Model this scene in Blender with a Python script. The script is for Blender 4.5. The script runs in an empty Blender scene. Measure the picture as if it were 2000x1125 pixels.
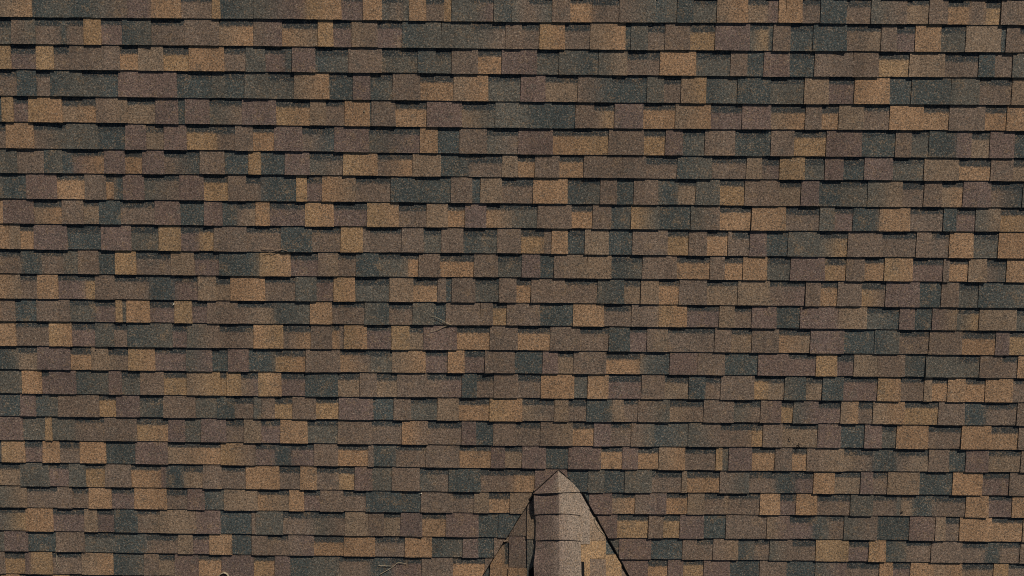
import bpy, bmesh, math, random, re
from mathutils import Vector, Matrix
from mathutils import noise as mnoise

random.seed(11)
scene = bpy.context.scene
COL = scene.collection

# ------------------------------------------------------------------ camera, sky, sun, exposure
PITCH = math.radians(25.0)                 # slope of the main roof
ROOF_UP = 6.0                              # height of the roof frame's origin above the ground
ROOF = Matrix.Translation((0, 0, ROOF_UP)) @ Matrix.Rotation(PITCH, 4, 'X')   # x along courses, y up the slope, z off the roof

cam_data = bpy.data.cameras.new('camera')
cam = bpy.data.objects.new('camera', cam_data)
COL.objects.link(cam)
cam_data.sensor_width = 36.0
cam_data.angle = math.radians(66.0)
cam_data.clip_start = 0.05
cam_data.clip_end = 2000.0
cam_rot = Matrix(((0.99995, -0.00923, 0.00265), (0.00879, 0.99076, 0.13531), (-0.00387, -0.13528, 0.99080))).to_4x4()
cam.matrix_world = ROOF @ Matrix.Translation((0.0121, -0.8713, 4.5337)) @ cam_rot
scene.camera = cam

SUN_DIR = (ROOF.to_3x3() @ Vector((0.82, 1.75, 1.0))).normalized()     # towards the sun: from up the slope and the right
world = bpy.data.worlds.new('World')
scene.world = world
world.use_nodes = True
wn = world.node_tree.nodes
sky = wn.new('ShaderNodeTexSky')
sky.sky_type = 'NISHITA'
sky.sun_disc = False
sky.sun_elevation = math.asin(SUN_DIR.z)
sky.sun_rotation = math.atan2(SUN_DIR.x, SUN_DIR.y)
wn['Background'].inputs['Strength'].default_value = 0.05
world.node_tree.links.new(sky.outputs['Color'], wn['Background'].inputs['Color'])
sun_data = bpy.data.lights.new('sun', 'SUN')
sun_data.energy = 5.0
sun_data.angle = math.radians(0.5)
sun_data.color = (1.0, 0.94, 0.85)
sun = bpy.data.objects.new('sun', sun_data)
COL.objects.link(sun)
sun.rotation_euler = SUN_DIR.to_track_quat('Z', 'Y').to_euler()
sun.location = SUN_DIR * 30

scene.view_settings.view_transform = 'Standard'
scene.view_settings.look = 'None'
scene.view_settings.exposure = -0.10
scene.view_settings.gamma = 1.0
scene.cycles.use_denoising = False
scene.cycles.filter_width = 1.0
scene.view_settings.use_curve_mapping = False

# ------------------------------------------------------------------ materials
def new_mat(name):
    m = bpy.data.materials.new(name)
    m.use_nodes = True
    return m, m.node_tree.nodes, m.node_tree.links, m.node_tree.nodes['Principled BSDF']

def srgb(r, g, b):
    f = lambda c: (c / 255 / 12.92) if c <= 10 else ((c / 255 + 0.055) / 1.055) ** 2.4
    return (f(r), f(g), f(b))

# the mineral granule blends of the shingles
BLEND = {
    'K': srgb(56, 62, 60),      # slate
    'D': srgb(77, 74, 66),      # slate and brown
    'B': srgb(99, 83, 70),     # brown
    'M': srgb(95, 78, 70),      # mauve brown
    'G': srgb(113, 94, 75),    # brown and tan
    'T': srgb(134, 104, 76),    # orange tan
    'C': srgb(118, 104, 91),    # pale pinkish grey: sunlight painted into the dormer's sun-facing shingles
    'O': srgb(131, 104, 74),    # golden tan
}
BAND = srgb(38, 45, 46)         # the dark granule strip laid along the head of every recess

def shingle_material():
    m, N, Lk, bsdf = new_mat('granule_shingle')
    geo = N.new('ShaderNodeNewGeometry')
    def noise(scale, detail=2.0, rough=0.6, off=0.0):
        n = N.new('ShaderNodeTexNoise')
        n.inputs['Scale'].default_value = scale
        n.inputs['Detail'].default_value = detail
        n.inputs['Roughness'].default_value = rough
        if off:
            a = N.new('ShaderNodeVectorMath'); a.operation = 'ADD'
            a.inputs[1].default_value = (off, off * 1.7, off * 0.6)
            Lk.new(geo.outputs['Position'], a.inputs[0]); Lk.new(a.outputs[0], n.inputs['Vector'])
        else:
            Lk.new(geo.outputs['Position'], n.inputs['Vector'])
        return n.outputs['Fac']
    def ramp(src, a, b, lo=0.0, hi=1.0, smooth=True):
        r = N.new('ShaderNodeMapRange')
        r.interpolation_type = 'SMOOTHSTEP' if smooth else 'LINEAR'
        r.inputs['From Min'].default_value = a; r.inputs['From Max'].default_value = b
        r.inputs['To Min'].default_value = lo; r.inputs['To Max'].default_value = hi
        Lk.new(src, r.inputs['Value']); return r.outputs['Result']
    def math_(op, a, b):
        q = N.new('ShaderNodeMath'); q.operation = op
        for i, v in enumerate((a, b)):
            if isinstance(v, (int, float)): q.inputs[i].default_value = v
            else: Lk.new(v, q.inputs[i])
        return q.outputs[0]
    def mix(fac, a, b, mode='MIX'):
        q = N.new('ShaderNodeMix'); q.data_type = 'RGBA'; q.blend_type = mode
        for s, v in ((q.inputs[0], fac), (q.inputs[6], a), (q.inputs[7], b)):
            if isinstance(v, (int, float)): s.default_value = v
            elif isinstance(v, tuple): s.default_value = (*v, 1.0)
            else: Lk.new(v, s)
        return q.outputs[2]
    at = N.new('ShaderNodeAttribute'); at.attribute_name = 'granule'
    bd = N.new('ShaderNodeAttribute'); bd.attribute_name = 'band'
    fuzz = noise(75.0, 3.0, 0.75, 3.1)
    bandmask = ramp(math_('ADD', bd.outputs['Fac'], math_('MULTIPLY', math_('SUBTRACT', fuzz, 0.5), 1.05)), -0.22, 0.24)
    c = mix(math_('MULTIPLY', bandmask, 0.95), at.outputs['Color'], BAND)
    # the blend is never even: loose patches of slate and of tan
    grit = math_('MULTIPLY', math_('SUBTRACT', noise(105.0, 2.0, 0.7, 91.0), 0.5), 0.75)
    c = mix(ramp(math_('ADD', noise(17.0, 4.0, 0.65, 71.0), grit), 0.56, 0.72, 0.0, 0.52), c, srgb(64, 65, 60))
    c = mix(ramp(math_('ADD', noise(15.0, 4.0, 0.65, 81.0), grit), 0.56, 0.72, 0.0, 0.46), c, srgb(124, 100, 73))
    # single granules: some pale, some slate, some rust, in every blend
    slate = ramp(noise(125.0, 2.0, 0.6, 7.7), 0.53, 0.64, 0.0, 0.62)
    c = mix(slate, c, srgb(50, 49, 45))
    rust = ramp(noise(100.0, 2.0, 0.6, 12.3), 0.56, 0.66, 0.0, 0.40)
    c = mix(rust, c, srgb(122, 95, 70))
    pale = ramp(noise(135.0, 2.0, 0.6, 21.9), 0.55, 0.68, 0.0, 0.42)
    c = mix(pale, c, srgb(148, 134, 116))
    # clumps and slow drift of the blend
    val = ramp(noise(120.0, 3.0, 0.75, 31.0), 0.30, 0.70, 0.26, 1.78, False)
    clump = ramp(noise(45.0, 3.0, 0.6, 41.0), 0.25, 0.75, 0.84, 1.16, False)
    drift = ramp(noise(2.6, 3.0, 0.5, 51.0), 0.3, 0.7, 0.88, 1.12, False)
    st = N.new('ShaderNodeVectorMath'); st.operation = 'MULTIPLY'; st.inputs[1].default_value = (7.0, 0.8, 0.8)
    Lk.new(geo.outputs['Position'], st.inputs[0])
    sn = N.new('ShaderNodeTexNoise'); sn.inputs['Scale'].default_value = 1.0; sn.inputs['Detail'].default_value = 4.0
    Lk.new(st.outputs[0], sn.inputs['Vector'])
    streak = ramp(sn.outputs['Fac'], 0.3, 0.7, 0.90, 1.10, False)       # rain streaks down the slope
    v = math_('MULTIPLY', math_('MULTIPLY', val, clump), math_('MULTIPLY', drift, streak))
    hsv = N.new('ShaderNodeHueSaturation')
    Lk.new(c, hsv.inputs['Color']); Lk.new(v, hsv.inputs['Value'])
    Lk.new(hsv.outputs['Color'], bsdf.inputs['Base Color'])
    bsdf.inputs['Roughness'].default_value = 0.92
    bsdf.inputs['Specular IOR Level'].default_value = 0.25
    bump = N.new('ShaderNodeBump')
    bump.inputs['Strength'].default_value = 0.8
    bump.inputs['Distance'].default_value = 0.0025
    Lk.new(noise(150.0, 3.0, 0.7, 61.0), bump.inputs['Height'])
    Lk.new(bump.outputs['Normal'], bsdf.inputs['Normal'])
    return m
SHINGLE = shingle_material()

def noisy_mat(name, col, scale=300.0, amount=0.3, rough=0.8):
    m, N, Lk, bsdf = new_mat(name)
    geo = N.new('ShaderNodeNewGeometry')
    n = N.new('ShaderNodeTexNoise'); n.inputs['Scale'].default_value = scale; n.inputs['Detail'].default_value = 3
    Lk.new(geo.outputs['Position'], n.inputs['Vector'])
    r = N.new('ShaderNodeMapRange')
    r.inputs['From Min'].default_value = 0.3; r.inputs['From Max'].default_value = 0.7
    r.inputs['To Min'].default_value = 1 - amount; r.inputs['To Max'].default_value = 1 + amount
    Lk.new(n.outputs['Fac'], r.inputs['Value'])
    h = N.new('ShaderNodeHueSaturation'); h.inputs['Color'].default_value = (*col, 1)
    Lk.new(r.outputs['Result'], h.inputs['Value']); Lk.new(h.outputs['Color'], bsdf.inputs['Base Color'])
    bsdf.inputs['Roughness'].default_value = rough
    bsdf.inputs['Specular IOR Level'].default_value = 0.2
    return m
DECK = noisy_mat('asphalt_felt', (0.012, 0.011, 0.010), 60, 0.3, 0.95)
MATTE_BLACK = noisy_mat('black_vent_plastic', (0.002, 0.002, 0.002), 80, 0.3, 0.9)  # near-black for the dark vent openings and the bead lines
STRAW = noisy_mat('dry_straw', srgb(150, 136, 112), 200, 0.25)
TWIG = noisy_mat('dry_brown_twig', srgb(132, 110, 90), 200, 0.25)
CHARRED = noisy_mat('dark_stem', (0.010, 0.008, 0.006), 200, 0.3)
PALE = noisy_mat('pale_chip', srgb(205, 194, 172), 200, 0.15)
SIDING = noisy_mat('painted_siding', (0.55, 0.52, 0.46), 12, 0.08)
LAWN = noisy_mat('lawn', (0.05, 0.085, 0.028), 3, 0.4, 0.95)

# ------------------------------------------------------------------ helpers
def mesh_obj(name, verts, faces, mat, parent=None, loc=None, attrs=None):
    me = bpy.data.meshes.new(name)
    o_ = Vector(loc) if loc is not None else Vector((0, 0, 0))
    me.from_pydata([tuple(Vector(v) - o_) for v in verts], [], faces)
    me.materials.append(mat)
    if attrs:
        cols, bands = attrs
        a = me.attributes.new('granule', 'FLOAT_COLOR', 'POINT')
        a.data.foreach_set('color', [x for c in cols for x in (*c, 1.0)])
        b = me.attributes.new('band', 'FLOAT', 'POINT')
        b.data.foreach_set('value', bands)
    me.update()
    o = bpy.data.objects.new(name, me)
    COL.objects.link(o)
    o.location = o_
    if parent is not None:
        o.parent = parent
    return o

def tag(o, label=None, category=None, group=None, kind=None):
    for k, v in (('label', label), ('category', category), ('group', group), ('kind', kind)):
        if v: o[k] = v
    return o

def clip_mesh(verts, faces, cols, bands, planes):
    """cut a piece along planes (point, normal): what lies on the normal's side goes, the cut is closed"""
    bm = bmesh.new()
    lc = bm.verts.layers.float_color.new('c'); lb = bm.verts.layers.float.new('b')
    vs = []
    for v, c, b in zip(verts, cols, bands):
        q = bm.verts.new(v); q[lc] = (*c, 1); q[lb] = b; vs.append(q)
    for f in faces: bm.faces.new([vs[i] for i in f])
    for co, no in planes:
        r = bmesh.ops.bisect_plane(bm, geom=bm.verts[:] + bm.edges[:] + bm.faces[:], plane_co=co, plane_no=no, clear_outer=True)
        ed = [e for e in r['geom_cut'] if isinstance(e, bmesh.types.BMEdge)]
        if ed and bm.faces: bmesh.ops.contextual_create(bm, geom=ed)
    bm.verts.index_update()
    out = ([tuple(v.co) for v in bm.verts], [[v.index for v in f.verts] for f in bm.faces],
           [tuple(v[lc])[:3] for v in bm.verts], [v[lb] for v in bm.verts])
    bm.free()
    return out

# plane coordinates (mm, x along the course, y up the slope) of the butt lines
COURSE_LINES = [
    [(-2847, 143), (-1430, 144), (-14, 138), (1399, 142), (2809, 143)],
    [(-2859, 1), (-1435, 3), (-13, -3), (1406, 4), (2822, 3)],
    [(-2870, -143), (-1440, -143), (-12, -148), (1414, -146), (2837, -143)],
    [(-2881, -279), (-1445, -282), (-11, -283), (1421, -285), (2850, -279)],
    [(-2892, -426), (-1450, -429), (-9, -434), (1429, -433), (2864, -428)],
    [(-2904, -568), (-1455, -574), (-8, -579), (1436, -574), (2878, -570)],
    [(-2915, -716), (-1460, -718), (-7, -725), (1444, -723), (2892, -722)],
    [(-2926, -854), (-1465, -852), (-6, -853), (1451, -853), (2905, -851)],
    [(-2938, -1000), (-1470, -1001), (-4, -1001), (1459, -1002), (2919, -1000)],
    [(-2949, -1142), (-1475, -1142), (-3, -1141), (1466, -1143), (2932, -1137)],
    [(-2961, -1288), (-1480, -1291), (-2, -1287), (1474, -1291), (2947, -1289)],
    [(-2972, -1430), (-1485, -1432), (-1, -1427), (1481, -1429), (2961, -1429)],
    [(-2984, -1577), (-1490, -1578), (1, -1573), (1489, -1578), (2975, -1578)],
    [(-2994, -1710), (-1495, -1713), (2, -1708), (1496, -1710), (2988, -1713)],
    [(-3006, -1857), (-1500, -1860), (3, -1856), (1504, -1857), (3002, -1858)],
    [(-3017, -1999), (-1505, -2000), (4, -1994), (1511, -1993), (3015, -1993)],
    [(-3029, -2145), (-1510, -2146), (6, -2143), (1519, -2140), (3029, -2141)],
    [(-3040, -2283), (-1515, -2285), (7, -2284), (1526, -2280), (3043, -2283)],
    [(-3051, -2431), (-1520, -2433), (8, -2435), (1534, -2429), (3057, -2430)],
    [(-3062, -2568), (-1525, -2573), (10, -2576), (1542, -2576), (3071, -2570)],
    [(-3074, -2716), (-1530, -2722), (11, -2726), (1549, -2715), (3085, -2715)],
    [(-3085, -2852), (-1535, -2857), (12, -2859), (1556, -2851), (3098, -2854)],
    [(-3096, -3001), (-1541, -3008), (13, -3014), (1564, -3003), (3113, -3007)],
    [(-3107, -3131), (-1545, -3141), (15, -3144), (1572, -3142), (3126, -3145)],
    [(-3118, -3277), (-1550, -3281), (16, -3281), (1579, -3279), (3139, -3282)],
]
# each course from left to right: start (mm), t raised tab / r recess with dark head strip / n plain recess, granule blend
COURSES = [
    '-2853tGT -2672nKD -2469nK -2348nDB -2142tM -2011tT -1847rB -1673tO -1629nKD -1443tDM -1159tOT -958rM -838tT -733rDB -616nD -581tT -489rB -389nO -347tD -233rDM -113tDK -14tDB 78rBD 209tB 309rT 431rB 580tBD 780nKD 900tK 988rD 1119tGT 1289rG 1402nM 1459tT 1501tT 1590rB 1691tK 1834rB 1970tDB 2166rG 2289tB 2392rT 2512nB 2604rO 2685tB',
    '-2864rD -2796tBD -2664rB -2525nK -2489rB -2393tO -2297rM -2179tKD -2018rB -1833tB -1640rGT -1448tBM -1291rTG -1091tO -1006rM -903tGB -760rM -621tKD -404tD -233rDB -48tB 41rB 141tOT 281rB 422tGT 617nK 649tD 742rB 838tB 976rO 1115tM 1307rDO 1410nK 1437tB 1531rK 1658tK 1843rBG 2035tB 2120rM 2223tT 2365rD 2503tG 2698nK 2727tB 2801rB',
    '-2875tO -2811rM -2669tO -2571rB -2482tB -2291tB -2201rT -2098tG -1958rO -1815tT -1618rB -1496tD -1388rM -1277nK -1238tM -1109rKD -923tB -737rD -537tKD -437rD -347tB -201rT -68tM 128rD 252tDK 471tDG 632rB 814tT 1014rD 1207tB 1300nK 1392tM 1535rK 1674tB 1888tB 2031rO 2202tG 2398rB 2587tK 2676nB 2775tD',
    '-2887rB -2786tK -2678rB -2599tKD -2419rDK -2217tM -1890rK -1692nD -1620rK -1508tD -1375rD -1231tGT -1034rK -901tM -804rKD -678tB -524rT -337tGT -143rD 40tM 177rG 360tBK 550rK 747tD 841rB 937tGO 1077nKD 1253tK 1436rD 1626tG 1762rM 1905tT 2102nK 2224tK 2445tD 2603rB 2785tG',
    '-2898nK -2884tO -2818rM -2733tOT -2544rGT -2352tBG -2175rG -2016tM -1889nK -1850tM -1712rDB -1528tM -1337rOT -1145tG -1057rB -950tT -810nK -799tB -665rT -488tM -290rGD -102tD 85tK 215nK 348tB 453rBO 568tM 730rT 910tGT 1109rM 1285tM 1447rGT 1641tB 1731rT 1828tG 1969rB 2113tT 2303rT 2447tB 2648rT 2770tT',
    '-2910rB -2870tT -2715rBD -2528tD -2350rK -2194tM -2078rG -1976tM -1848rO -1675rB -1573tB -1473rT -1352tM -1193rBK -1011tM -816rDM -527tT -428nK -304tB -149rDB 29tM 224rTO 539tB 737rO 860tM 956rKD 1082tB 1252rK 1426nK 1455tB 1585rO 1767tM 1966rK 2156tB 2246rD 2345tK 2499tM 2585rG 2689tM 2827rK',
    '-2921tD -2819nB -2665tKD -2563nK -2501rMT -2324tM -2204rT -2105tM -1983rBK -1779tB -1639nK -1502tO -1433nK -1295tM -1156rDB -963tOT -770rBT -570tG -410nK -250rB -61tG 27rT 125tB 263rT 401tB 619tB 754rB 932tKD 1128rB 1324tG 1411rBM 1511tO 1654rD 1767tM 1872rK 1991tM 2152rD 2329tG 2525rT 2706tB 2833rG',
    '-2932nK -2778tM -2602rT -2443tB -2322rT -2278nK -2225tM -2104rDB -1901tM -1764rO -1625tB -1522rB -1438nK -1235tO -1175rM -1087tTG -897rB -696tK -557nK -352tB -231nK -184tG -63rB 116tT 311rKD 499tB 592nK 689tB 827nD 851nK 941rG 1043tD 1178rO 1320tB 1517rG 1641tM 1743nK 1863rD 2020tDG 2217rB 2340tB 2439rGT 2561tM 2719rBK 2901tD',
    '-2944nT -2921tM -2745rGT -2583tB -2461rG -2369tK -2248rB -2050tM -1905nK -1766tM -1663nK -1579rBG -1472tT -1392rM -1189tOT -1026rM -833tOT -653rB -492tG -371rT -272tM -150rTG -4rD 143tB 337rT 458tB 565nKD 678tOD 840nK 1019tDB 1184rT 1366tT 1561rB 1755tD 1840rM 1946tK 2094tT 2271rB 2462tK 2535rM 2644tDG 2787rOG',
    '-2955tT -2899tG -2833rT -2755tM -2563rK -2367tM -2194rD -2035tO -1909rM -1802rO -1717tB -1529rB -1330tK -1153rB -987tO -861nB -819rB -636tB -511rD -408tB -282rKD -87tB 49rO 182nB 226tT 318rK 417tG 554nK 690tB 892rO 1014tB 1117rT 1238tB 1260rB 1363tM 1459nK 1584tD 1764rDO 1926tB 2121rB 2319tB 2404rB 2507tT 2645rD 2789tT',
    '-2966rB -2844nK -2721rB -2595nD -2510tB -2391nK -2295tO -2174rB -1972tG -1838rM -1694tK -1460tOT -1281rM -1121tBG -1008rB -901tK -771rD -601rT -538tB -416rT -219tB -83rD 57tM 162nK 242tBG 434tG 572rKD 752tB 949rT 1141tB 1226rT 1332tT 1470rD 1605tM 1803rOT 1926tB 2032rT 2146tOT 2308rM 2485tB 2519rT 2629tG 2733rBD 2849tT',
    '-2978tTG -2855rB -2756tT -2635rM -2478rO -2420tB -2307rB -2106nK -1958rM -1823tG -1718rG -1633tT -1434rB -1255tD -1134rM -1034tOT -911rD -710tG -572rT -431tB -383nK -349tB -212rD -74tB 26rT 112tB 305rB 496tDK 650rG 747tG 851rT 969tB 1129rG 1309tG 1493rBM 1700tB 1786rT 1886tB 2025rOB 2164tM 2360nK 2485tB 2586rD 2701tKD',
    '-2989tB -2895nK -2770tB -2577rD -2428rM -2308tO -2270nD -2244tT -2110rM -1965tO -1864rM -1775tB -1597rBG -1388nKD -1175tT -1048rB -857tDK -715rB -577tD -454nK -383tB -182tB -111rO -29tB 165nK 358tT 537rB 697tB 855tOT 1019rM 1208tG 1295rB 1396tM 1539nK 1677tM 1899tG 2065rDK 2254tM 2342nK 2444tMG 2587rDO 2717tG 2933rD',
    '-3000tT -2902rB -2707tOT -2575rM -2436tD -2327rB -2248tKD -1986rM -1899tDB -1708rB -1509tTO -1336rBT -1173tB -1049rT -1006nB -980tOT -846rM -702tO -597rG -515tM -320rT -125tB 36rT 227tB 400rB 570tK 692rM 791tBG 913rB 1187tB 1283rG 1404tB 1561rTG 1745tM 1941nK 2119tKD 2263rB 2438tB 2629rT 2825tM 2905rO',
    '-3011nKD -2898rG -2786tM -2592rT -2468tG -2370rGB -2251tOT -2095rM -1911tDM -1759rK -1665tM -1544nK -1386rOT -1207tB -1005rTB -828rD -698tGT -504rM -372tT -276rM -154tB 19nK 184tM 275rG 365tB 557rT 756nDK 929tM 1093tB 1252nK 1446tM 1624rM 1787tO 1909rM 2009tG 2146tB 2307nDK 2429tD 2618rD 2746tB 2874rB 2967tT',
    '-3023nD -2888tT -2771rM -2727tM -2568nKD -2375tM -2299rD -2189tB -2049rO -1913tGO -1716rO -1678tO -1595rGM -1492tOT -1356rM -1214tK -1023rG -893tB -792rG -671tB -494rBM -290tK -203rB -101tB 39rB 177tT 371nD 451tT 573rM 769tB 904rG 1047tK 1145rB 1236tB 1432rO 1515rG 1611tDK 1734rG 1833tK 1956rM 2157tOT 2291rB 2431tG 2476rT 2569tT 2672rT 2790tT 2951rB',
    '-3034nK -2908tM -2817nKD -2684tB -2440rO -2340tM -2201rDK -2060tB -1870nD -1741tK -1638rB -1524tD -1478tB -1399rO -1294tB -1155rO -1019tM -817nK -694tB -593rD -434tG -309rT -126tOT 67rGB 258tG 340rB 448tK 599tG 666rB 753tBD 939rGB 1140tB 1318rDB 1477tBM 1598rO 1670tDM 1818rM 1950tGT 2053rB 2140tGT 2325rO 2526tB 2681nK 2809rB 2991tB',
    '-3045tM -2904nD -2770tO -2731nD -2594rB -2419tB -2224rOT -2037tM -1938nD -1842tM -1693rB -1586tG -1487rM -1369tT -1209rD -1028tB -827rB -646tTB -492rB -291tM -207nK -103tB 30rB 177tBG 369rT 495tM 594rB 716tBD 853nKD 1055tDB 1245rB 1431rO 1498tB 1614rG 1823tM 1960nK 2100tM 2203rD 2290tT 2477rB 2674tT 2849rT 3012tB',
    '-3057nK -3041tOT -2903rM -2794tT -2696rB -2573tT -2418nK -2240tM -2048rGT -1730tOB -1523rM -1409nK -1310rM -1174tB -1029rT -849tB -819nK -684rB -504tB -305rT -115tM -33rG 70tM 212nK 346tM 541rT 667tM 762rT 885tGT 1041rB 1225tO 1263nD 1301tM 1439rT 1578tB 1679rT 1767tBG 1988rGB 2158nK 2305rBG 2492tB 2614nK 2713tM 2847rG 3041tB',
    '-3068rG -2941tD -2768rM -2648tD -2548rO -2432tB -2275rT -2097nM -2067nK -1959rG -1843tB -1732rB -1586tT -1385rB -1260tT -1162rB -1028rO -932tM -828nD -709tB -543rDB -370tK -178rB 19rT 148tM 341nK 467tD 563nK 686tD 847rB 1028tG 1058rT 1255tBD 1430rB 1590nK 1706rM 1815tT 1940rG 2097tM 2170rB 2258tG 2448nK 2647tT 2825rM 2986tB',
    '-3079tDG -2913rB -2727tB -2638rB -2538tT -2402rM -2263tT -2070rB -1942tM -1842nKD -1722tG -1521rTG -1330tT -1241rM -1143tB -1004rB -867tK -652nK -536tB -344rB -216tG -127rT 0tG 320nK 474tM 613rGT 752tBM 940rT 1068tG 1168rB 1287nG 1314rB 1503tT 1622rM 1720tT 1845rB 2045tD 2180rB 2322nD 2349rG 2416nK 2538rB 2738tT 2872rM 3015tT',
    '-3091rDO -2929tT -2764rM -2574tG -2496rM -2392tK -2252rBG -2116tG -1899tM -1751nK -1561tB -1538tD -1371rB -1185rDB -995tG -855tB -762rG -661tM -530rT -386tM -189nK -69tK 322tM 648rO 837tB 926rO 1027tM 1170nK 1304tB 1514nB 1552tGM 1688rM 1827nKD 1927rB 2016tDB 2217nK 2410tM 2565tG 2627rB 2712tT 2905rT 3094tG',
    '-3102nD -3070tM -2926nK -2755tB -2583rD -2400nK -2205rB -2014tG -1925rM -1823tT -1687nK -1566tB -1469rB -1344tBM -1188rT -1005tT -819rB -636tT -472nKD -283tM -192nK -95tB 325nD 663tM 857nK 1048tB 1133rB 1233tBG 1385nKD 1483rB 1576tDB 1712rB 1855tO 2053rM 2177tOT 2278nKD 2405rB 2553tB 2740rB 2879nK 2972rB 3092tB',
    '-3113tB -3077rO -2952tM -2917tO -2788rB -2608tGT -2416nKD -2228tB -2138rG -2040tM -1896rT -1755tM -1559rO -1548rOT -1430tM -1337nK -1211nD -1039rB -848nK -719rM -535tB -344rT -149tB 327tM 842rT 963tM 1057rO 1182tM 1341nK 1521tB 1684nK 1860tDM 2050rB 2249tT 2331rM 2438tT 2580tGT 2751rG 2942tO 3032rB',
]

# ------------------------------------------------------------------ the setting
n_ = 24
gv = [(x * 60.0, y * 60.0, 0.25 * mnoise.noise(Vector((x * 0.7, y * 0.7, 0.3))) - 0.3) for y in range(-n_ // 2, n_ // 2 + 1) for x in range(-n_ // 2, n_ // 2 + 1)]
gf = [(j * (n_ + 1) + i, j * (n_ + 1) + i + 1, (j + 1) * (n_ + 1) + i + 1, (j + 1) * (n_ + 1) + i) for j in range(n_) for i in range(n_)]
tag(mesh_obj('ground', gv, gf, LAWN), kind='structure')

# ------------------------------------------------------------------ the roof
EXPOSURE = 0.1429                 # height of one course
LAP = 0.025                       # how far a course runs on under the one above
BASE_T = 0.0097                   # thickness of the base sheet at its butt
TAB_T = 0.0038                    # thickness of the laminated tab on top of it
X0, X1 = -4.3, 4.3                # the roof goes on past both sides of the picture
FIRST, LAST = -5, 31              # courses above and below the picture

roof = bpy.data.objects.new('house_roof', None)
COL.objects.link(roof)
roof.matrix_world = ROOF
tag(roof, 'brown, tan and slate asphalt shingle roof with a small dormer ridge at its lower edge', 'roof', kind='thing')

def course_y(i, x):
    """height up the slope (m) of the butt line under course i, i = -1 for the line above the first course"""
    k = i + 1
    def along(pts):
        if x <= pts[0][0]: return pts[0][1]
        for (xa, ya), (xb, yb) in zip(pts, pts[1:]):
            if x <= xb:
                t = (x - xa) / (xb - xa); t = t * t * (3 - 2 * t) * 0.5 + t * 0.5
                return ya + (yb - ya) * t
        return pts[-1][1]
    if k < 0: y = along(LINES[0]) - EXPOSURE * k
    elif k >= len(LINES): y = along(LINES[-1]) - EXPOSURE * (k - len(LINES) + 1)
    else: y = along(LINES[k])
    return y
LINES = [[(x / 1000, y / 1000) for x, y in l] for l in COURSE_LINES]

# valley cuts: main shingles end here against the dormer
APEX = Vector((0.2870, -2.4742, 0.0))
VALLEY_L = (Vector((0.1464, -2.7312, 0)), Vector((-0.1689, -3.2680, 0)))
VALLEY_R = (Vector((0.4390, -2.7282, 0)), Vector((0.7345, -3.2582, 0)))
def side_of(p, seg):
    d = seg[1] - seg[0]
    return d.x * (p[1] - seg[0].y) - d.y * (p[0] - seg[0].x)
def lift_at(x, y):
    return 0.0017 * mnoise.noise(Vector((x * 2.1, y * 9.0, 4.0))) + 0.0008 * mnoise.noise(Vector((x * 9.0, y * 23.0, 9.0)))

def blend3(code, t, soft_l, soft_r):
    c = blend(code, t)
    for nb, d in ((soft_l, t), (soft_r, 1 - t)):
        if nb is not None:
            f = 0.32 * max(0.0, 1 - d / 0.22) ** 1.3
            c = tuple(p + (q - p) * f for p, q in zip(c, nb))
    return c

def blend(code, t):
    a = BLEND[code[0]]; b = BLEND[code[-1]]
    t = t * t * (3 - 2 * t)
    return tuple(p + (q - p) * t for p, q in zip(a, b))

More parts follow.
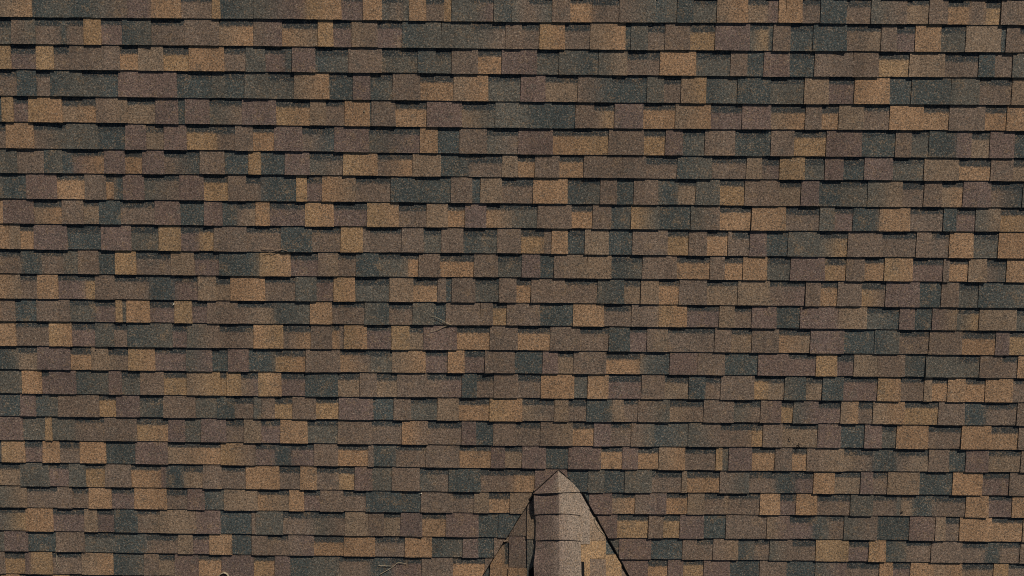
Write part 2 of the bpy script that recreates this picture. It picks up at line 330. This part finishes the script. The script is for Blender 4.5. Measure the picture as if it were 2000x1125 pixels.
def shingle_piece(i, xa, xb, kind, code, rng, soft_l=None, soft_r=None):
    """one visible piece of a course as a closed wedge; kind t raised tab, r recess with dark head strip, n plain recess"""
    tab = kind == 't'
    w = xb - xa
    n = max(2, min(9, round(w / 0.026)))
    up = TAB_T if tab else 0.0
    curl = rng.uniform(0, 0.0014) if tab else rng.uniform(-0.0004, 0.0006)
    drop = rng.uniform(-0.0012, 0.0016) if tab else rng.uniform(-0.0022, 0.0010)
    splay = rng.uniform(0.0005, 0.0040) if tab else 0.0
    tone = rng.uniform(0.92, 1.09); warm = rng.uniform(-0.025, 0.025)
    head = rng.uniform(0.038, 0.054)
    corner = rng.choice((0, 1)) if tab and rng.random() < 0.09 else None      # a few tabs have a lifted corner
    lifted = rng.uniform(0.003, 0.006)
    V, C, B = [], [], []
    rows = 3
    for j in range(n + 1):
        t = j / n
        for r in range(rows):
            s = r / (rows - 1)                       # 0 head, 1 butt
            pull = splay * (s - 0.4) * (1 if j == n else -1 if j == 0 else 0)
            x = xa + w * t + pull + (rng.uniform(-0.0006, 0.0006) if 0 < r and j in (0, n) else 0)
            yt = course_y(i - 1, x) + LAP
            yb = course_y(i, x) - drop + rng.uniform(-0.0008, 0.0008)
            y = yt + (yb - yt) * s
            zt = up - BASE_T * LAP / EXPOSURE
            zb = up + BASE_T + curl + (lift_at(x, yb))
            if corner is not None: zb += lifted * max(0.0, 1 - abs(t - corner) / 0.45) ** 2
            z = zt + (zb - zt) * s + (rng.uniform(-0.0003, 0.0003))
            V.append((x, y, z)); 
            c = blend3(code, t, soft_l, soft_r)
            C.append((c[0] * tone * (1 + warm), c[1] * tone, c[2] * tone * (1 - warm)))
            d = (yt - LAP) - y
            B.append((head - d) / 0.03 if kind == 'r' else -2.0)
    m = len(V)
    for j in range(n + 1):                           # underside: butt and head
        x, y, z = V[j * rows + rows - 1]
        V.append((x, y + 0.001, -0.004)); C.append(C[j * rows + rows - 1]); B.append(-2.0)
    for j in range(n + 1):
        x, y, z = V[j * rows]
        V.append((x, y, z - 0.005)); C.append(C[j * rows]); B.append(-2.0)
    F = []
    for j in range(n):
        a = j * rows; b = (j + 1) * rows
        for r in range(rows - 1):
            F.append((a + r, a + r + 1, b + r + 1, b + r))
        F.append((a + rows - 1, m + j, m + j + 1, b + rows - 1))
        F.append((m + j, m + n + 1 + j, m + n + 2 + j, m + j + 1))
        F.append((a, b, m + n + 2 + j, m + n + 1 + j))
    F.append([r for r in range(rows)][::-1] + [m + n + 1, m][::1])
    e = n * rows
    F.append([e + r for r in range(rows)] + [m + n, m + 2 * n + 1])
    return V, F, C, B

pieces = []        # (shown area, kind, mesh data)
for i in range(FIRST, LAST + 1):
    rng = random.Random(977 + i * 31)
    seq = []
    def fill(x, stop):
        t_ = rng.random() < 0.5
        while x < stop:
            k = 't' if t_ else ('r' if rng.random() < 0.72 else 'n')
            code = rng.choice(['K', 'KD', 'D']) if k == 'n' else rng.choice(['B', 'M', 'B', 'M', 'G', 'T', 'O', 'D', 'GT', 'K', 'BG', 'DB'])
            seq.append([x, k, code]); t_ = not t_
            x += rng.uniform(0.09, 0.22)
    if 0 <= i < len(COURSES):
        given = [(int(a) / 1000, b, c) for a, b, c in re.findall(r'(-?\d+)([trn])([A-Z]+)', COURSES[i])]
        fill(X0, given[0][0] - 0.05)
        if seq and seq[-1][0] > given[0][0] - 0.06: seq.pop()
        seq += [list(g) for g in given]
        fill(max(3.08 + 0.004 * i, given[-1][0] + 0.10), X1)
    else:
        fill(X0, X1)
    for q, (x, k, code) in enumerate(seq):
        xe = seq[q + 1][0] if q + 1 < len(seq) else X1
        nxt = seq[q + 1][1] if q + 1 < len(seq) else 't'
        prv = seq[q - 1][1] if q else 't'
        a, b = x, xe
        if k == 't':
            if prv == 't': a += 0.0009
            if nxt == 't': b -= 0.0009
        else:                                         # the base sheet runs on under the tabs beside it
            a += -0.006 if prv == 't' else 0.0002
            b += 0.006 if nxt == 't' else -0.0002
        # colours run into each other where two pieces lie on one sheet
        sl = BLEND[seq[q - 1][2][-1]] if q and (prv == 't') == (k == 't') else None
        sr = BLEND[seq[q + 1][2][0]] if q + 1 < len(seq) and (nxt == 't') == (k == 't') else None
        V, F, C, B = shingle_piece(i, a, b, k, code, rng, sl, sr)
        ym = course_y(i, (a + b) / 2)
        planes = []
        if ym < -2.75:
            left = (a + b) / 2 < APEX.x
            seg, sgn = (VALLEY_L, 1) if left else (VALLEY_R, -1)
            sides = [sgn * side_of((xx, yy), seg) for xx in (a, b) for yy in (ym - 0.01, ym + EXPOSURE + LAP)]
            if min(sides) > 0: continue                       # wholly under the dormer
            if max(sides) > 0:
                d = (seg[1] - seg[0]).normalized()
                planes.append((seg[0], Vector((-d.y, d.x, 0)) * sgn))
        if planes:
            V, F, C, B = clip_mesh(V, F, C, B, planes)
            if not F: continue
        # how much of it the picture shows
        vis = max(0, min(b, 3.0) - max(a, -3.0)) * EXPOSURE if 0 <= i <= 23 else 0.0
        if k != 't': vis = max(0, min(xe, 3.0) - max(x, -3.0)) * EXPOSURE if 0 <= i <= 23 else 0.0
        pieces.append((vis, k == 't', V, F, C, B))

def join_pieces(name, lst, parent):
    V, F, C, B = [], [], [], []
    for v, f, c, b in lst:
        o = len(V); V += v; C += c; B += b; F += [[i + o for i in q] for q in f]
    return tag(mesh_obj(name, V, F, SHINGLE, parent, None, (C, B)), kind='stuff')

rest = []
for tab, name in ((True, 'shingle_tab'), (False, 'shingle')):
    lst = sorted([p for p in pieces if p[1] == tab], key=lambda p: -p[0])
    for n_i, (vis, t_, V, F, C, B) in enumerate(lst):
        if n_i < 300 and vis > 0:
            cx = sum(v[0] for v in V) / len(V); cy = sum(v[1] for v in V) / len(V)
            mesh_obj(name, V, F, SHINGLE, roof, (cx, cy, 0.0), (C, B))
        else:
            rest.append((V, F, C, B))
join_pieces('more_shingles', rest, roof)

# felt over the deck
yt, yb = course_y(FIRST - 1, 0), course_y(LAST, 0)
def slab(x0, x1, y0, y1, z0, z1):
    v = [(x, y, z) for z in (z0, z1) for y in (y0, y1) for x in (x0, x1)]
    f = [(0, 2, 3, 1), (4, 5, 7, 6), (0, 1, 5, 4), (2, 6, 7, 3), (0, 4, 6, 2), (1, 3, 7, 5)]
    return v, f
v, f = slab(X0, X1, yb, yt, -0.06, -0.009)
mesh_obj('roof_deck', v, f, DECK, roof)

# ------------------------------------------------------------------ the dormer
RIDGE = Vector((0, -math.cos(PITCH), math.sin(PITCH)))          # level ridge running out of the roof
dormer = bpy.data.objects.new('dormer', None)
COL.objects.link(dormer)
dormer.parent = roof
tag(dormer, 'small dormer roof with capped ridge running out of the main slope')
BASE = APEX + Vector((0, 0, -0.019))
DEPTH = 1.45
def slope_frame(side):
    V = ((VALLEY_L if side < 0 else VALLEY_R)[1] - APEX).normalized()
    w = (V.cross(RIDGE) if side < 0 else RIDGE.cross(V)).normalized()
    if w.z < 0: w = -w
    b = (w.cross(RIDGE)).normalized()
    if b.x * side < 0: b = -b
    return b, w
FR = {s: slope_frame(s) for s in (-1, 1)}

def on_slope(side, a, b, h):
    bd, w = FR[side]
    return BASE + RIDGE * a + bd * b + w * h

def dormer_piece(side, a0, a1, b0, b1, code, band, raised, rng, name='shingle'):
    up = 0.004 if raised else 0.0
    na = max(2, round((a1 - a0) / 0.03)); rows = 3
    tone = rng.uniform(0.94, 1.06); lap = 0.02 if b0 > 0 else -0.06
    V, C, B, F = [], [], [], []
    for j in range(na + 1):
        t = j / na
        for r in range(rows):
            s = r / (rows - 1)
            b = b0 - lap + (b1 - b0 + lap) * s + (rng.uniform(-0.001, 0.001) if r == 2 else 0)
            h = up + 0.0075 * s + rng.uniform(-0.0003, 0.0003)
            V.append(on_slope(side, a0 + (a1 - a0) * t, b, h))
            c = blend(code, t); C.append(tuple(q * tone for q in c))
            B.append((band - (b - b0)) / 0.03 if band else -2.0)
    m = len(V)
    for j in range(na + 1):
        V.append(on_slope(side, a0 + (a1 - a0) * j / na, b1 - 0.001, -0.006)); C.append(C[j * rows + 2]); B.append(-2.0)
    for j in range(na):
        a = j * rows; b = a + rows
        for r in range(rows - 1): F.append((a + r, a + r + 1, b + r + 1, b + r))
        F.append((a + 2, m + j, m + j + 1, b + 2))
    F.append((0, m, 2)); F.append((0, 2, 1))
    e = na * rows; F.append((e, e + 1, e + 2)); F.append((e, e + 2, m + na))
    V = [tuple(v) for v in V]
    if side < 0: F = [q[::-1] for q in F]
    o = mesh_obj(name, V, F, SHINGLE, dormer, None, (C, B))
    return o

rng = random.Random(5)
B_LEFT = (0.0, 0.222, 0.356, 0.495, 0.634, 0.773, 0.912, 1.05)
B_RIGHT = (0.0, 0.229, 0.356, 0.481, 0.612, 0.75, 0.89, 1.03)
# pieces along each dormer course: start (m along the ridge), blend, head strip, raised
LEFT = {0: [(0.235, 'B', 0, 1), (0.361, 'G', 0, 1), (0.507, 'DK', 0, 0)],
        1: [(0.25, 'B', 0, 1), (0.490, 'MB', 0.012, 0), (0.672, 'T', 0, 1)],
        2: [(0.40, 'G', 0, 1), (0.530, 'GT', 0.034, 0), (0.655, 'T', 0, 1)],
        3: [(0.55, 'K', 0, 0), (0.76, 'B', 0, 1)]}
RIGHT = {0: [(0.235, 'C', 0, 1), (0.534, 'O', 0, 0)],  # C makes this slope paler in colour, as the side facing the sun
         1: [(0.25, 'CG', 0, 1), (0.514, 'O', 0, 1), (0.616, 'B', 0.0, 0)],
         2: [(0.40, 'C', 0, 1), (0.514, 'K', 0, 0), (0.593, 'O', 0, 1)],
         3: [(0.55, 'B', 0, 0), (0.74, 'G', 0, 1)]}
for side, bs, table in ((-1, B_LEFT, LEFT), (1, B_RIGHT, RIGHT)):
    for c in range(len(bs) - 1):
        start = max(0.2, bs[c] * 1.28)
        lst = list(table.get(c, [(start, rng.choice('BMGT'), 0, 1)]))
        x = max(0.86, lst[-1][0] + 0.12)
        while x < DEPTH - 0.08:
            lst.append((x, rng.choice(['B', 'M', 'G', 'T', 'D', 'K']), rng.choice([0, 0.035]), rng.randint(0, 1)))
            x += rng.uniform(0.09, 0.2)
        for q, (a0, code, band, raised) in enumerate(lst):
            a1 = lst[q + 1][0] if q + 1 < len(lst) else DEPTH
            if a1 - a0 < 0.02: continue
            dormer_piece(side, a0 + 0.0005, a1 - 0.0005, bs[c], bs[c + 1], code, band, raised, rng)

def deck_half(side):
    pts = [(0.24, 0.0), (DEPTH, 0.0), (DEPTH, 1.16), (0.24, 0.185)]
    V = [tuple(on_slope(side, a, b, -0.012)) for a, b in pts] + [tuple(on_slope(side, a, b, -0.03)) for a, b in pts]
    F = [(0, 1, 2, 3), (7, 6, 5, 4), (0, 4, 5, 1), (1, 5, 6, 2), (2, 6, 7, 3), (3, 7, 4, 0)]
    mesh_obj('dormer_deck', V, F, DECK, dormer)
deck_half(-1); deck_half(1)

# ridge caps, each folded over the ridge and lapping the next one out
def edge_left(a):
    pts = [(0.0, 0.012), (0.27, 0.019), (0.345, 0.015), (0.40, 0.004), (0.53, 0.004), (0.58, 0.009), (0.62, 0.024), (0.66, 0.014), (2.0, 0.014)]
    for (p, u), (q, v) in zip(pts, pts[1:]):
        if p <= a <= q: return u + (v - u) * (a - p) / (q - p)
    return 0.01
def cap_point(c, a, rise, flat=0.008):
    """c from -1 (left edge) over 0 (ridge) to 1 (right edge)"""
    side = -1 if c < 0 else 1
    b = (0.152 if side < 0 else 0.157) * abs(c)
    h = 0.0085 + 0.003 * (1 - abs(c)) + rise
    if side < 0: h += 1.5 * edge_left(a) * abs(c) ** 2
    else: h += 0.0005
    drop = 0.592 * (math.sqrt(b * b + flat * flat) - b)      # the fold is rounded
    if c == 0:
        return BASE + RIDGE * a + FOLD * (h / 0.805 - drop)
    return on_slope(side, a, b, h) - FOLD * drop
FOLD = Vector((0, math.sin(PITCH), math.cos(PITCH)))
CS = [-1, -0.75, -0.52, -0.36, -0.25, -0.16, -0.08, 0, 0.08, 0.16, 0.25, 0.36, 0.52, 0.75, 1]
def ridge_cap(a0, a1, cl, cr, band, flat=0.008):
    rows = 5
    V, C, B, F = [], [], [], []
    tone = rng.uniform(0.96, 1.05)
    for r in range(rows):
        s = r / (rows - 1)
        for c in CS:
            a = a0 + (a1 - a0) * s + (0.007 * abs(c) ** 2 if r == rows - 1 else 0) + rng.uniform(-0.0006, 0.0006)
            V.append(tuple(cap_point(c, a, 0.0068 * s + rng.uniform(-0.00015, 0.00015), flat)))
            spread = 0.05 if flat < 0.012 else 0.7
            m_ = max(0.0, min(1.0, 0.5 + 0.5 * c / spread))
            k = tuple(p + (q - p) * m_ for p, q in zip(BLEND[cl], BLEND[cr]))
            C.append(tuple(q * tone for q in k))
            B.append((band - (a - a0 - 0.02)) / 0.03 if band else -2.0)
    n = len(CS)
    for r in range(rows - 1):
        for j in range(n - 1):
            F.append((r * n + j, (r + 1) * n + j, (r + 1) * n + j + 1, r * n + j + 1))
    o = len(V)                                            # underside
    for q in range(o):
        V.append((V[q][0], V[q][1] + 0.0005, V[q][2] - 0.006)); C.append(C[q]); B.append(-2.0)
    F += [tuple(i + o for i in f[::-1]) for f in F]
    e = (rows - 1) * n
    for j in range(n - 1):
        F.append((e + j, e + o + j, e + o + j + 1, e + j + 1)); F.append((j, j + 1, o + j + 1, o + j))
    for r in range(rows - 1):
        F.append((r * n, r * n + o, (r + 1) * n + o, (r + 1) * n))
        F.append((r * n + n - 1, (r + 1) * n + n - 1, (r + 1) * n + n - 1 + o, r * n + n - 1 + o))
    ob = mesh_obj('ridge_cap', V, F, SHINGLE, dormer, None, (C, B))
    return ob
ridge_cap(0.225, 0.363, 'M', 'C', 0, 0.008)  # darker left, paler right: the sun side is painted into the cap colours
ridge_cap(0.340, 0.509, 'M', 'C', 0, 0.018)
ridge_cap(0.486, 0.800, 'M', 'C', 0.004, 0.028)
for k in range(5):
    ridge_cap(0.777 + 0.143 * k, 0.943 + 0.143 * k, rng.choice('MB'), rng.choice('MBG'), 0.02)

# the pointed first cap, folded down onto the main slope
tip = Vector((0.2857, -2.588, 0.0150))
lc = cap_point(-1, 0.250, 0.011); rc = on_slope(1, 0.233, 0.178, 0.016); mid = cap_point(0, 0.246, 0.012)
V, C, B, F = [], [], [], []
ROWS = 6
for r in range(ROWS + 1):
    t = r / ROWS
    for c in (-1, -0.5, 0, 0.5, 1):
        e = mid.lerp(lc if c < 0 else rc, abs(c))
        p = tip.lerp(e, t)
        if 0 < t < 1: p = p + Vector((0, 0, 0.004 * math.sin(math.pi * t)))
        if t == 0: p = tip + Vector((0.004 * c, -0.002 * abs(c), 0))
        V.append(tuple(p)); C.append(BLEND['M'] if c < 0 else BLEND['C']); B.append(-2.0)  # right half paler, painted as the sunlit side
for r in range(ROWS):
    for j in range(4): F.append((r * 5 + j, r * 5 + 5 + j, r * 5 + 6 + j, r * 5 + 1 + j))
o = len(V)
for q in range(o): V.append((V[q][0], V[q][1], V[q][2] - 0.007)); C.append(C[q]); B.append(-2.0)
F += [tuple(i + o for i in f[::-1]) for f in F]
for r in range(ROWS):
    F.append((r * 5, r * 5 + o, r * 5 + 5 + o, r * 5 + 5)); F.append((r * 5 + 4, r * 5 + 9, r * 5 + 9 + o, r * 5 + 4 + o))
for j in range(4): F.append((ROWS * 5 + j, ROWS * 5 + o + j, ROWS * 5 + o + j + 1, ROWS * 5 + j + 1))
mesh_obj('ridge_cap', V, F, SHINGLE, dormer, None, (C, B))

# ridge vent along both cap edges; solid black stands in for its dark openings
def vent(side, pts, h):
    n = len(pts)
    V = [tuple(on_slope(side, a, b, h)) for a, b in pts] + [tuple(on_slope(side, a, b, h - 0.01)) for a, b in pts]
    F = [tuple(range(n)), tuple(range(2 * n - 1, n - 1, -1))] + [(i, (i + 1) % n, (i + 1) % n + n, i + n) for i in range(n)]
    mesh_obj('ridge_vent', V, F, MATTE_BLACK, dormer)
vent(-1, [(0.648, 0.150), (0.648, 0.166), (0.689, 0.206), (DEPTH - 0.02, 0.206), (DEPTH - 0.02, 0.150)], 0.0105)
vent(1, [(0.631, 0.1585), (0.631, 0.182), (DEPTH - 0.02, 0.182), (DEPTH - 0.02, 0.1585)], 0.0105)

# gable wall closing the dormer front
g0 = [on_slope(-1, DEPTH - 0.05, 0, -0.035), on_slope(-1, DEPTH - 0.05, 1.1, -0.035), on_slope(1, DEPTH - 0.05, 1.1, -0.035)]
V = [tuple(p) for p in g0] + [tuple(p - RIDGE * 0.1) for p in g0]
mesh_obj('gable_wall', V, [(0, 1, 2), (5, 4, 3), (0, 3, 4, 1), (1, 4, 5, 2), (2, 5, 3, 0)], SIDING, dormer)

# ------------------------------------------------------------------ litter lying on the shingles
def surface_z(x, y):
    for i in range(0, 30):
        yb = course_y(i, x)
        if y >= yb:
            s = 1 - (y - yb) / EXPOSURE
            return TAB_T + BASE_T * max(0.0, min(1.0, s))
    return 0.01
def tube(path, radius, taper=0.6, sides=6):
    V, F = [], []
    pts = [Vector(p) for p in path]
    # smooth the path
    fine = []
    for k in range(len(pts) - 1):
        p0 = pts[max(k - 1, 0)]; p1 = pts[k]; p2 = pts[k + 1]; p3 = pts[min(k + 2, len(pts) - 1)]
        for q in range(4):
            t = q / 4
            fine.append(0.5 * ((2 * p1) + (p2 - p0) * t + (2 * p0 - 5 * p1 + 4 * p2 - p3) * t * t + (3 * p1 - p0 - 3 * p2 + p3) * t ** 3))
    fine.append(pts[-1])
    n = len(fine)
    for k, p in enumerate(fine):
        d = (fine[min(k + 1, n - 1)] - fine[max(k - 1, 0)]).normalized()
        sx = d.cross(Vector((0, 0, 1))).normalized(); sz = sx.cross(d)
        r = radius * (1 - (1 - taper) * k / (n - 1)) * (1 + 0.15 * math.sin(k * 2.3))
        for q in range(sides):
            a = 2 * math.pi * q / sides
            V.append(tuple(p + sx * math.cos(a) * r + sz * math.sin(a) * r))
    for k in range(n - 1):
        for q in range(sides):
            F.append((k * sides + q, k * sides + (q + 1) % sides, (k + 1) * sides + (q + 1) % sides, (k + 1) * sides + q))
    F.append(tuple(range(sides))[::-1]); F.append(tuple((n - 1) * sides + q for q in range(sides)))
    return V, F
def lay(path, radius, lift=0.001):
    return [Vector((x, y, surface_z(x, y) + radius + lift)) for x, y in path]
def litter(name, strands, radius, mat, label, category, group=None, lift=0.0015, arch=0.0):
    """strands: first one is the main stem; others become parts of it"""
    root = None
    first = [lay(s, radius, lift) for s in strands]
    base = first[0][0].copy()
    for k, path in enumerate(first):
        for q, p in enumerate(path):
            p.z += arch * math.sin(math.pi * q / max(1, len(path) - 1))
        V, F = tube(path, radius * (1 if k == 0 else 0.85))
        if k == 0:
            root = mesh_obj(name, V, F, mat, None, base)
            root.matrix_world = ROOF @ Matrix.Translation(base)
            tag(root, label, category, group, 'thing')
        else:
            c = mesh_obj('side_strand', V, F, mat, root, base); c.location = (0, 0, 0)
    return root
def pebble(name, x, y, r, mat, label, category, squash=(1, 1, 0.8), lift=0.0):
    bm = bmesh.new(); bmesh.ops.create_icosphere(bm, subdivisions=2, radius=r)
    rr = random.Random(int(abs(x * 1000)))
    for v in bm.verts:
        v.co = Vector((v.co.x * squash[0], v.co.y * squash[1], v.co.z * squash[2])) * rr.uniform(0.86, 1.12)
    me = bpy.data.meshes.new(name); bm.to_mesh(me); bm.free(); me.materials.append(mat)
    o = bpy.data.objects.new(name, me); COL.objects.link(o)
    o.matrix_world = ROOF @ Matrix.Translation((x, y, surface_z(x, y) + r * squash[2] * 0.7 + lift))
    return tag(o, label, category)

litter('pine_needle', [[(-0.342, -1.710), (-0.393, -1.719), (-0.432, -1.738), (-0.477, -1.753)],
                       [(-0.345, -1.711), (-0.369, -1.701), (-0.411, -1.677), (-0.447, -1.662), (-0.468, -1.658)]],
       0.0016, STRAW, 'pale forked pine needle straddling a course edge in the middle of the roof', 'pine needle', lift=0.003, arch=0.003)
litter('dry_twig', [[(-1.296, -1.283), (-1.341, -1.278), (-1.376, -1.290), (-1.406, -1.299), (-1.442, -1.311)],
                    [(-1.447, -1.268), (-1.414, -1.273), (-1.376, -1.273), (-1.344, -1.279)]],
       0.0017, TWIG, 'thin brown twig bent over a course edge above a tan tab, left of the middle', 'twig', lift=0.003)
litter('dry_grass', [[(-0.788, -3.255), (-0.735, -3.224), (-0.703, -3.202), (-0.681, -3.182), (-0.647, -3.184), (-0.625, -3.190)],
                      [(-0.797, -3.200), (-0.750, -3.201), (-0.713, -3.203)]],
       0.0017, STRAW, 'forked dry grass stem on dark shingles left of the dormer at the bottom', 'dry grass', lift=0.002, arch=0.002)
litter('dry_grass', [[(-2.758, -3.107), (-2.760, -3.163), (-2.758, -3.200), (-2.742, -3.239)]],
       0.0014, STRAW, 'single curved straw blade hanging over a course edge near the lower left corner', 'dry grass', lift=0.002)
pebble('pebble', -0.840, -0.495, 0.0048, STRAW, 'small yellowish pebble on a tan tab near the top left of the middle', 'pebble')
pebble('wood_splinter', -1.969, -1.604, 0.0042, PALE, 'tiny white splinter beside a tan tab on the left of the roof', 'splinter', (0.8, 2.0, 0.7)).rotation_euler.rotate_axis('Z', -0.6)
pebble('seed', -0.535, -2.741, 0.0040, PALE, 'tiny white seed under a course edge left of the dormer tip', 'seed')
litter('black_twig', [[(1.651, -2.365), (1.657, -2.371), (1.659, -2.382), (1.667, -2.385)], [(1.659, -2.382), (1.650, -2.382)]],
       0.0020, CHARRED, 'tiny black hooked stem on a brown shingle right of the dormer tip', 'twig')
litter('black_twig', [[(1.708, -2.402), (1.709, -2.418), (1.706, -2.431), (1.702, -2.453), (1.695, -2.472)], [(1.709, -2.404), (1.719, -2.410), (1.727, -2.416)]],
       0.0018, CHARRED, 'thin black forked stem hanging across a course edge right of the dormer tip', 'twig', lift=0.003)
pebble('dark_pebble', 2.358, -2.824, 0.0045, CHARRED, 'small black speck on a brown shingle at the lower right', 'pebble', (1.5, 0.8, 0.7))
pebble('nail_head', -2.442, -1.882, 0.0042, CHARRED, 'small dark nail head under a course edge at the far left', 'nail', (1, 1, 0.5))

# curled strip of pale bark standing on edge
strip = [(-1.776, -3.290), (-1.771, -3.272), (-1.757, -3.259), (-1.738, -3.252), (-1.721, -3.258), (-1.711, -3.272), (-1.709, -3.290), (-1.724, -3.300), (-1.737, -3.289), (-1.735, -3.276)]
V, F = [], []
for k, (x, y) in enumerate(strip):
    z = surface_z(x, y)
    nx, ny = (x + 1.742), (y + 3.286); l_ = math.hypot(nx, ny) or 1
    for (t, h) in ((0.0, 0.001), (0.0, 0.014), (0.0022, 0.014), (0.0022, 0.001)):
        V.append((x - nx / l_ * t, y - ny / l_ * t, z + h))
for k in range(len(strip) - 1):
    for q in range(4): F.append((k * 4 + q, k * 4 + (q + 1) % 4, k * 4 + 4 + (q + 1) % 4, k * 4 + 4 + q))
F.append((3, 2, 1, 0)); e = (len(strip) - 1) * 4; F.append((e, e + 1, e + 2, e + 3))
ob = Vector((-1.742, -3.28, 0.008))
o = mesh_obj('bark_curl', V, F, STRAW, None, ob)
o.matrix_world = ROOF @ Matrix.Translation(ob)
tag(o, 'pale curled strip of bark on the shingles at the bottom edge, left of the dormer', 'bark')

# thin black bead along both sides of the pointed cap
for e in (lc, rc):
    pts = [tip.lerp(e, t) + Vector((0.003 * (1 if e is rc else -1), 0.001, -0.004 + 0.0012 * math.sin(t * 19))) for t in (0, 0.25, 0.5, 0.75, 1.0)]
    V, F = tube(pts, 0.0042 if e is rc else 0.0026, 0.9)
    mesh_obj('sealant_bead', V, F, MATTE_BLACK, dormer)
for seg, r_, z_ in ((VALLEY_L, 0.0028, 0.0085), (VALLEY_R, 0.0042, 0.0050)):  # added black beads that stand in for the shadow lines along the valleys
    d = seg[1] - seg[0]; sgn = 1 if seg is VALLEY_L else -1
    pts = []
    for k in range(15):
        p = seg[0] + d * (k / 14 * 1.9)
        pts.append(p + Vector((sgn * (0.0018 + 0.0012 * math.sin(k * 2.1)), 0, z_ + 0.002 * math.sin(k * 1.3))))
    V, F = tube(pts, r_, 1.0)
    mesh_obj('sealant_bead', V, F, MATTE_BLACK, dormer)

# a blade and a chip in the dormer's valleys
pts = [on_slope(1, a, b, 0.014) for a, b in ((0.379, 0.268), (0.417, 0.279), (0.461, 0.319), (0.493, 0.377))]
V, F = tube(pts, 0.0018); base = pts[0]
o = mesh_obj('dry_grass', V, F, STRAW, None, base); o.matrix_world = ROOF @ Matrix.Translation(base)
tag(o, 'thin dry grass blade lying in the right valley of the dormer', 'dry grass', kind='thing')
base = on_slope(-1, 0.520, 0.372, 0.016)
V, F = slab(-0.014, 0.012, -0.004, 0.003, -0.003, 0.001)
V = [(x, y + 0.25 * x, z) for x, y, z in V]
o = mesh_obj('wood_chip', V, F, TWIG, None, (0, 0, 0)); o.matrix_world = ROOF @ Matrix.Translation(base)
tag(o, 'small light brown wood chip in the left valley of the dormer', 'wood chip')
